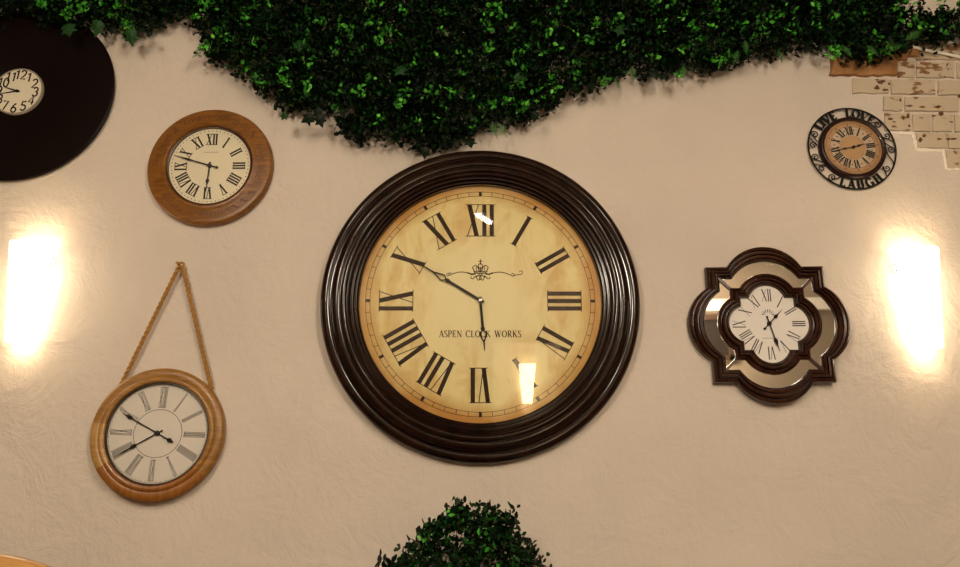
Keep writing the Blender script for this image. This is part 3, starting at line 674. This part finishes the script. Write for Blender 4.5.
# ------------------------------------------------------------ quatrefoil mirror clock, right
t, M, C = clock('quatrefoil_clock', 'four-lobed dark brown mirror clock with a small white quatrefoil dial', (.8236, 2.230, .4907), -.14, -1.95, 0)
H0 = .1686
def quat(h, ext, jx, na=14):
    s = ext-h; Rr = (jx*jx+s*s)/(2*s); cz = ext-Rr; a0 = math.asin(min(1, jx/Rr)) if cz < h else PI-math.asin(jx/Rr)
    side = [(-h+.00001, h)] + [(Rr*math.sin(-a0+2*a0*i/na), cz+Rr*math.cos(-a0+2*a0*i/na)) for i in range(na+1)]
    pts = []
    for k in range(4):
        c, s_ = [(1, 0), (0, 1), (-1, 0), (0, -1)][k]
        for x, z in side: pts.append((H0*(x*c+z*s_), H0*(-x*s_+z*c)))
    return pts
def qlerp(A_, B_, f): return tuple(a+(b-a)*f for a, b in zip(A_, B_))
def qloft(mb, secs):
    P = [(quat(*q), h) for q, h in secs]; n = len(P[0][0]); m = len(P); vs = [(x, -h, z) for pts, h in P for x, z in pts]
    fs = [(k*n+i, k*n+(i+1) % n, ((k+1) % m)*n+(i+1) % n, ((k+1) % m)*n+i) for k in range(m) for i in range(n)]
    mb.add(vs, fs)
M_wal = mat('walnut_lacquer', (.06, .022, .011), .26, spec=.4)
_n = N(M_wal, 'ShaderNodeTexNoise', Scale=30.0, Detail=5.0); L(M_wal, objco(M_wal), _n.inputs[0])
_r = ramp(M_wal, _n.outputs[0], [(.3, (.018, .005, .0025)), (.75, (.065, .020, .008))]); L(M_wal, _r.outputs[0], B(M_wal).inputs['Base Color'])
O0, O1 = (1.0, 1.36, .63), (.78, 1.09, .565)
I0, I1 = (.625, .875, .45), (.445, .665, .30)
def mould(name, A_, B_, base, hs):
    secs = [(A_, base)] + [(qlerp(A_, B_, f), h) for f, h in hs] + [(B_, base)]
    mb = MB(); qloft(mb, secs); return mb.build(name, M_wal, t, smooth=25)
mould('outer_frame', O0, O1, -.011, [(0, .002), (.04, .009), (.18, .013), (.25, .011), (.28, .004), (.32, .004), (.36, .015), (.46, .020), (.55, .018), (.59, .009), (.63, .009), (.67, .018), (.76, .019), (.84, .015), (.87, .007), (.90, .007), (.93, .010), (.97, .009), (1, .004)])
mould('inner_frame', I0, I1, -.006, [(0, .004), (.05, .011), (.20, .015), (.27, .013), (.30, .006), (.34, .006), (.38, .017), (.50, .021), (.60, .018), (.64, .010), (.68, .010), (.72, .016), (.82, .014), (.86, .006), (.90, .006), (.94, .008), (1, .002)])
M_mirror = mat('mirror_silver', (.86, .84, .80), .02, 1)
po, pi_ = quat(.80, 1.10, .565), quat(.62, .87, .45); ns = len(po)//4
M_edge = mat('bevelled_edge', (.9, .9, .88), .08, 1)
for k in range(4):
    mb = MB(); idx = [(k*ns+i) % (4*ns) for i in range(ns+1)]
    vs = [(po[i][0], -.0040, po[i][1]) for i in idx] + [(pi_[i][0], -.0040, pi_[i][1]) for i in idx]
    nb = len(vs); vs += [(x, -.0005, z) for x, _, z in vs]; L_ = ns+1
    fs = [(i, i+1, L_+i+1, L_+i) for i in range(ns)] + [(nb+i, nb+L_+i, nb+L_+i+1, nb+i+1) for i in range(ns)]
    fs += [(i, nb+i, nb+i+1, i+1) for i in range(ns)] + [(L_+i, L_+i+1, nb+L_+i+1, nb+L_+i) for i in range(ns)] + [(0, L_, nb+L_, nb), (ns, nb+ns, nb+L_+ns, L_+ns)]
    mb.add(vs, fs); mb.build('mirror', M_mirror, t)
for sx in (-1, 1):
    for sz in (-1, 1):
        mb = MB(); a = Vector((sx*.60*H0, sz*.60*H0)); b = Vector((sx*.80*H0, sz*.80*H0))
        mb.ribbon([a, b], .0075, .0, .009); mb.build('corner_strut', M_wal, t)
mb = MB(); mb.poly(quat(.47, .69, .31), -.006, 0); mb.build('dial', mat('white_dial', (.78, .73, .67), .6), t)
U = H0/59
mb = MB(); numerals(mb, 0, 13*U, 1.0*U, .35*U, 1.1*U, 4.6*U, 5*U, .0001, .0005, four='IV', ser_t=.5*U, serif=False, rz=lambda a: (27.5 + 2.0*abs(math.cos(R(2*a))) - (2.5 if a % 90 else 0))*U)
mb.build('numerals', M_ink_grey, t)
mb = MB()
for a in (-75, -50, -25, 0, 25, 50, 75): hand(mb, a, [(3*U, .15*U), ((5.5)*U, .5*U), (6.8*U, .1*U)], .0001, .0005)
for i, v in enumerate(mb.v): mb.v[i] = (v[0], v[1], v[2]+8.5*U)
mb.build('dial_emblem', M_ink_grey, t)
mb = MB(); mb.ribbon([(x*U, -14.5*U+.35*U*math.sin(x*2.2)) for x in np.linspace(-8, 8, 40)], .3*U, .0001, .0004); mb.build('maker_mark', M_ink_grey, t)
mb = MB(); spade(mb, 44, 20*U, .6*U, 10.5*U, .0030, 7.5*U, 6*U, 2.2*U); mb.disc(1.3*U, .003, .0038, 12, c=pol(224, 7*U)); mb.build('hour_hand', M_black, t)
mb = MB(); spade(mb, 165, 29*U, .65*U, 19*U, .0050, 7*U, 8*U, 2.1*U); mb.disc(1.1*U, .005, .0058, 12, c=pol(-15, 7*U)); mb.build('minute_hand', M_black, t)
mb = MB(); mb.disc(2.2*U, .002, .0068, 16); mb.build('center_cap', M_black, t)

# ------------------------------------------------------------ artificial greenery
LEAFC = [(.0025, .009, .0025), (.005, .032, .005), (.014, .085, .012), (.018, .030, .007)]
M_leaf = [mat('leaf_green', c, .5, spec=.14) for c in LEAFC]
M_bright = [mat('fresh_leaf', (.055, .34, .025), .45, spec=.2), mat('spring_leaf', (.13, .52, .055), .45, spec=.2), mat('grass_leaf', (.018, .13, .012), .45, spec=.2)]
M_ivy = mat('ivy_leaf', (.014, .06, .012), .5, spec=.2); M_ivyd = mat('dark_ivy_leaf', (.005, .012, .005), .5, spec=.2); M_fern = mat('fern_leaf', (.05, .17, .03), .5, spec=.2)
M_twig = mat('twig', (.02, .014, .008), .7)
def leaf_batch(mb, c, n, spread, ln, nm, updir=(0, -1, 0), wfac=.55, ymax=-.024):
    """a sprig: n small folded leaves set around c"""
    for _ in range(n):
        p = np.array(c) + rng.normal(0, 1, 3)*spread
        d = rng.normal(0, 1, 3)+np.array(updir)*.9; d /= np.linalg.norm(d)
        s = np.cross(d, rng.normal(0, 1, 3)); s /= np.linalg.norm(s); nn = np.cross(s, d)
        l = ln*rng.uniform(.7, 1.25); w_ = l*wfac*.5
        v = [p, p+d*l*.45+s*w_+nn*l*.10, p+d*l, p+d*l*.45-s*w_+nn*l*.10, p+d*l*.8+s*w_*.62+nn*l*.05, p+d*l*.8-s*w_*.62+nn*l*.05]
        if ymax is not None: v = [np.array((q[0], min(q[1], ymax), q[2])) for q in v]
        mb.add(v, [(0, 1, 4, 2), (0, 2, 5, 3)], int(rng.choice(len(nm), p=nm)))
def inside(pt, poly):
    x, y = pt; c = False; j = len(poly)-1
    for i in range(len(poly)):
        xi, yi = poly[i]; xj, yj = poly[j]
        if (yi > y) != (yj > y) and x < (xj-xi)*(y-yi)/(yj-yi)+xi: c = not c
        j = i
    return c
edge_px = [(-60, 8), (-20, 12), (20, 12), (40, 14), (60, 22), (88, 20), (112, 27), (132, 32), (150, 26), (168, 16), (186, 20), (203, 30), (212, 42), (202, 50), (222, 62), (246, 76), (264, 92), (286, 106), (318, 108), (336, 116),
           (346, 130), (356, 139), (378, 140), (396, 141), (424, 147), (440, 146), (458, 138), (482, 130), (500, 124), (522, 118), (545, 110), (560, 100), (585, 88), (600, 80), (622, 76), (650, 70), (664, 72), (690, 66), (718, 68), (735, 62),
           (760, 54), (790, 52), (812, 44), (836, 46), (846, 57), (868, 58), (892, 54), (908, 48), (930, 44), (965, 38), (1010, 36)]
mat_px = edge_px + [(1010, 12), (960, 8), (930, 9), (905, 4), (890, -25), (600, -30), (200, -30), (60, -30), (-60, -30)]
mat_w = [(wallpt(x, y, .05).x, wallpt(x, y, .05).z) for x, y in mat_px]
t = thing('greenery_mat', 'long hanging mat of dark green artificial leaves along the wall top', 'artificial plant', (0, WALL_Y, min(z for _, z in mat_w)))
org = t.location.copy()
xs = [p[0] for p in mat_w]; zs = [p[1] for p in mat_w]
def inv_pts(k):
    out = []
    while len(out) < k:
        p = (rng.uniform(min(xs), max(xs)), rng.uniform(min(zs), max(zs)))
        if inside(p, mat_w): out.append(p)
    return out
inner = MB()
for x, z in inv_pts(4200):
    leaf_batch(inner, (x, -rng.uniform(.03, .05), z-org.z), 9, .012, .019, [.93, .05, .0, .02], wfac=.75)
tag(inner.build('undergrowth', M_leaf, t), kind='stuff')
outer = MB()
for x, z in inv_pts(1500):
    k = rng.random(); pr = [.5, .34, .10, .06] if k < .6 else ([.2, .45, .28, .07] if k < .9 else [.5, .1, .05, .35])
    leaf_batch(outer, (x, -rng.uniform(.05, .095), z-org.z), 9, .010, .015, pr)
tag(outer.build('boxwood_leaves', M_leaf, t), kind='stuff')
bright = MB()
for x, z in inv_pts(270):
    c = np.array((x, -rng.uniform(.085, .115), z-org.z)); k = rng.random()
    leaf_batch(bright, c, int(rng.integers(5, 11)), .0085, .0165, [.5, .2, .3], wfac=.62)
tag(bright.build('bright_leaves', M_bright, t), kind='stuff')
# black plastic lattice the leaves are clipped to
gr = MB(); st = .024; z0, z1 = min(zs), max(zs)
mat_s = [(wallpt(x, y-(1.0 if 340 < x < 400 else 7), .03).x, wallpt(x, y-(1.0 if 340 < x < 400 else 7), .03).z) for x, y in edge_px] + mat_w[len(edge_px):]
x = min(xs)
while x < max(xs):
    z = z0
    while z < z1:
        if inside((x, z), mat_s):
            if inside((x, z+st), mat_s): gr.box((x-.0012, -.029, z-org.z), (x+.0012, -.026, z+st-org.z))
            if inside((x+st, z), mat_s): gr.box((x, -.029, z-.0012-org.z), (x+st, -.026, z+.0012-org.z))
        z += st
    x += st
gr.build('lattice', M_black, t)
def ivy(px, py, size, ang, m, off=.09):
    p = wallpt(px, py, off)-org; mb = MB()
    out = [(0, -.42), (.16, -.50), (.50, -.30), (.36, -.02), (.58, .20), (.24, .28), (0, .72), (-.24, .28), (-.58, .20), (-.36, -.02), (-.50, -.30), (-.16, -.50)]
    c, s = math.cos(R(ang)), math.sin(R(ang)); tilt = random.uniform(-.5, .5)
    vs = [(p.x, p.y-.004, p.z)]
    for x, z in out:
        X, Z = x*c-z*s, x*s+z*c; vs.append((p.x+X*size, p.y+(abs(x)*.25+Z*tilt)*size, p.z+Z*size))
    n = len(out); mb.add(vs, [(0, 1+i, 1+(i+1) % n) for i in range(n)])
    q = wallpt(px, py, off)-org
    base = (p.x+.42*s*size, p.y, p.z-.42*c*size)
    mb.tube([base, (base[0]+.2*s*size, base[1]+.02, base[2]+.035), (base[0], base[1]+.04, base[2]+.06)], .0009, 5)
    mb.build('ivy_leaf', m, t)
for a in [(68, 29, .045, 200, M_ivy), (97, 27, .042, 160, M_ivy), (131, 36, .042, 185, M_ivy), (140, 30, .03, 170, M_ivyd), (149, 34, .022, 190, M_ivyd), (112, 31, .02, 170, M_ivyd),
          (308, 118, .036, 120, M_ivyd), (320, 120, .034, 200, M_ivyd), (318, 113, .03, 180, M_ivyd), (344, 113, .024, 190, M_ivyd), (284, 116, .022, 150, M_ivy), (425, 152, .03, 175, M_ivyd), (470, 142, .036, 190, M_ivyd),
          (456, 142, .028, 150, M_ivyd), (535, 116, .028, 170, M_ivyd), (592, 86, .03, 170, M_ivyd), (655, 74, .034, 190, M_ivyd), (663, 76, .03, 150, M_ivyd), (692, 68, .026, 200, M_ivyd), (810, 49, .026, 160, M_ivyd), (825, 47, .024, 190, M_ivyd),
          (400, 70, .04, 150, M_ivy), (520, 78, .035, 210, M_ivy), (300, 45, .04, 180, M_ivy), (620, 30, .035, 160, M_ivy), (440, 30, .035, 190, M_ivyd)]: ivy(*a)
def fern(px, py, ln, ang, m=M_fern, off=.10):
    p = wallpt(px, py, off)-org; mb = MB(); d = Vector((math.sin(R(ang)), .0, math.cos(R(ang)))); s = Vector((d.z, 0, -d.x))
    mb.tube([p, p+d*ln*.5+Vector((0, -.004, 0)), p+d*ln], .0008, 5)
    for k in range(16):
        f = .1+.9*k/16; b = p+d*ln*f; l = ln*.30*math.sin(PI*min(1, f*.75+.25))
        for sg in (-1, 1):
            e = b+(s*sg*.8+d*.6)*l; wv = d*l*.13
            mb.add([b-wv*.5, b+wv*.5, e+Vector((0, -.002, 0))], [(0, 1, 2)])
    mb.build('fern_sprig', m, t)
for a in [(492, 122, .055, 165), (498, 123, .055, 150), (606, 76, .05, 185), (615, 78, .04, 160), (631, 66, .055, 175), (683, 65, .05, 180), (738, 50, .05, 200), (778, 50, .045, 170), (842, 45, .05, 150), (866, 45, .05, 140), (905, 40, .07, 60), (884, 50, .06, 75), (206, 48, .04, 250), (202, 52, .035, 235), (745, 40, .05, 180)]: fern(*a)
# dangling bright sprigs at the lower edge
dg = MB()
for px, py in ((681, 76), (130, 28), (838, 52), (832, 50), (720, 64), (604, 78), (886, 48), (870, 55), (196, 14), (66, 12), (79, 8), (125, 24), (202, 48)):
    dg = MB()
    for _ in range(3):
        q = wallpt(px+rng.uniform(-3, 3), py+rng.uniform(-3, 5), .085)-org; leaf_batch(dg, tuple(q), 5, .005, .014, [.4, .45, .15], wfac=.65)
    dg.build('dangling_sprig', M_bright, t)


# white cable over the brickwork
mb = MB(); cp = [wallpt(903, 43, .019), wallpt(912, 46.5, .019), wallpt(925, 50, .017), wallpt(945, 53.8, .015), wallpt(962, 57.6, .015), wallpt(1000, 66, .015), wallpt(1040, 74, .015)]
mb.tube([cp[0].lerp(cp[0], 1)]+cp[1:], 0.0044, 8); o = mb.build('cable', mat('white_plastic', (.93, .88, .78), .4), smooth=60)
tag(o, 'thin white cable crossing the exposed bricks under the greenery', 'cable')

# bush at the bottom centre, in a pot on the floor
bx = wallpt(458, 560, .16).x; by = WALL_Y-.17
t = thing('potted_bush', 'dark green leafy bush whose pointed top rises below the big clock', 'artificial plant', (bx, by, 0))
ztop = wallpt(460, 503, .15).z
bush_px = [(378, 569), (395, 560), (408, 552), (417, 545), (420, 535), (430, 524), (440, 520), (444, 510), (455, 503), (468, 506), (477, 512), (484, 512), (495, 510), (511, 513), (513, 528), (522, 540), (533, 550), (541, 562), (560, 580), (600, 700), (330, 700)]
bw = [(wallpt(x, y, .16).x-bx, wallpt(x, y, .16).z) for x, y in bush_px]
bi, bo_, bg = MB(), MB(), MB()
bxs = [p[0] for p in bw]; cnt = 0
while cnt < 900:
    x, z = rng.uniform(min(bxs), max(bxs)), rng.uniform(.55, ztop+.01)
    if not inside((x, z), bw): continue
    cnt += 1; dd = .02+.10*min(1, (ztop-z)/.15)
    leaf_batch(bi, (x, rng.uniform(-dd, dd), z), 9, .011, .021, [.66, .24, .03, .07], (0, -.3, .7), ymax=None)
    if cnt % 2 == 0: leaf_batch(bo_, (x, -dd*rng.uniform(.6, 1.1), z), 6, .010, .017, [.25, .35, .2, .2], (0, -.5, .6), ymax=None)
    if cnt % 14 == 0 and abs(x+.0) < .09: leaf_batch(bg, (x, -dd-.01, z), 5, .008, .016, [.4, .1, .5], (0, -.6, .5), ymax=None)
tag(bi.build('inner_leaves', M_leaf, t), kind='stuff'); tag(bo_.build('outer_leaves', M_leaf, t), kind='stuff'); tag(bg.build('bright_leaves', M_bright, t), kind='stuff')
tw = MB()
for px, py in ((455, 503), (463, 503), (478, 506), (495, 511), (511, 514), (513, 530), (523, 540), (534, 550), (417, 540), (431, 523), (446, 509), (540, 560), (408, 552)):
    q = wallpt(px, py, .16)-Vector((bx, by, 0)); b0 = Vector((q.x*.6, 0, q.z-.10)); tw.tube([b0, b0.lerp(q, .6)+Vector((.004, 0, 0)), q], .0011, 5)
    leaf_batch(tw, tuple(q), 3, .004, .015, [0, 1], (0, 0, 1), ymax=None)
tw.build('twigs', [M_twig, M_leaf[3]], t)
mb = MB(); mb.tube([(0, 0, .25), (.006, 0, .5), (0, 0, .75), (0, 0, .95)], [.016, .014, .012, .008], 10); mb.build('stem', M_twig, t, smooth=60)
mb = MB(); n = 40; pr = [(.0, 0), (.10, 0), (.135, .27), (.145, .28), (.145, .31), (.128, .31), (.125, .27), (.0, .27)]
vs = [(r*math.cos(2*PI*i/n), r*math.sin(2*PI*i/n), z) for i in range(n) for r, z in pr]; k = len(pr)
mb.add(vs, [(i*k+j, i*k+j+1, ((i+1) % n)*k+j+1, ((i+1) % n)*k+j) for i in range(n) for j in range(k-1)]); mb.build('pot', mat('terracotta', (.35, .15, .08), .8), t, smooth=40)

# wooden chair whose crest rail shows in the lower left corner
yc = 1.62; pr_ = wallpt(66, 566, y=yc); px_c = -1.02; hw = pr_.x+.02-px_c
t = thing('wooden_chair', 'pale wooden chair with a rounded crest rail, lower left corner', 'chair', (px_c, yc, 0))
M_ch = wood('pale_beech', (.58, .31, .10), (.42, .20, .055), (4, 20, 4), .35, .3)
zt = wallpt(14, 553, y=yc).z
mb = MB(); pts = []; rr = []
zt += .001
for i in range(25):
    f = -1+2*i/24; pts.append((hw*f, .03*(1-f*f), zt-.026-.042*abs(f)**2.2)); rr.append(.026-.010*abs(f)**4)
mb.tube(pts, rr, 14); mb.build('crest_rail', M_ch, t, smooth=60)
zc = zt-.10
for s in (-1, 1):
    mb = MB(); mb.tube([(s*(hw-.02), -.04, 0), (s*(hw-.02), 0, .44), (s*(hw-.015), 0, zc+.04)], [.016, .020, .016], 10); mb.build('leg', M_ch, t, smooth=60)
    mb = MB(); mb.tube([(s*(hw-.03), -.44, 0), (s*(hw-.03), -.40, .44)], [.015, .02], 10); mb.build('leg', M_ch, t, smooth=60)
mb = MB(); mb.box((-hw+.0, -.43, .44), (hw-.0, .02, .475)); mb.build('seat', M_ch, t, bevel=.008)
for k in range(4):
    x = -.12+.08*k; mb = MB(); mb.tube([(x, 0, .47), (x, .015, .8), (x, .02, zc+.06)], .009, 8); mb.build('back_slat', M_ch, t, smooth=60)
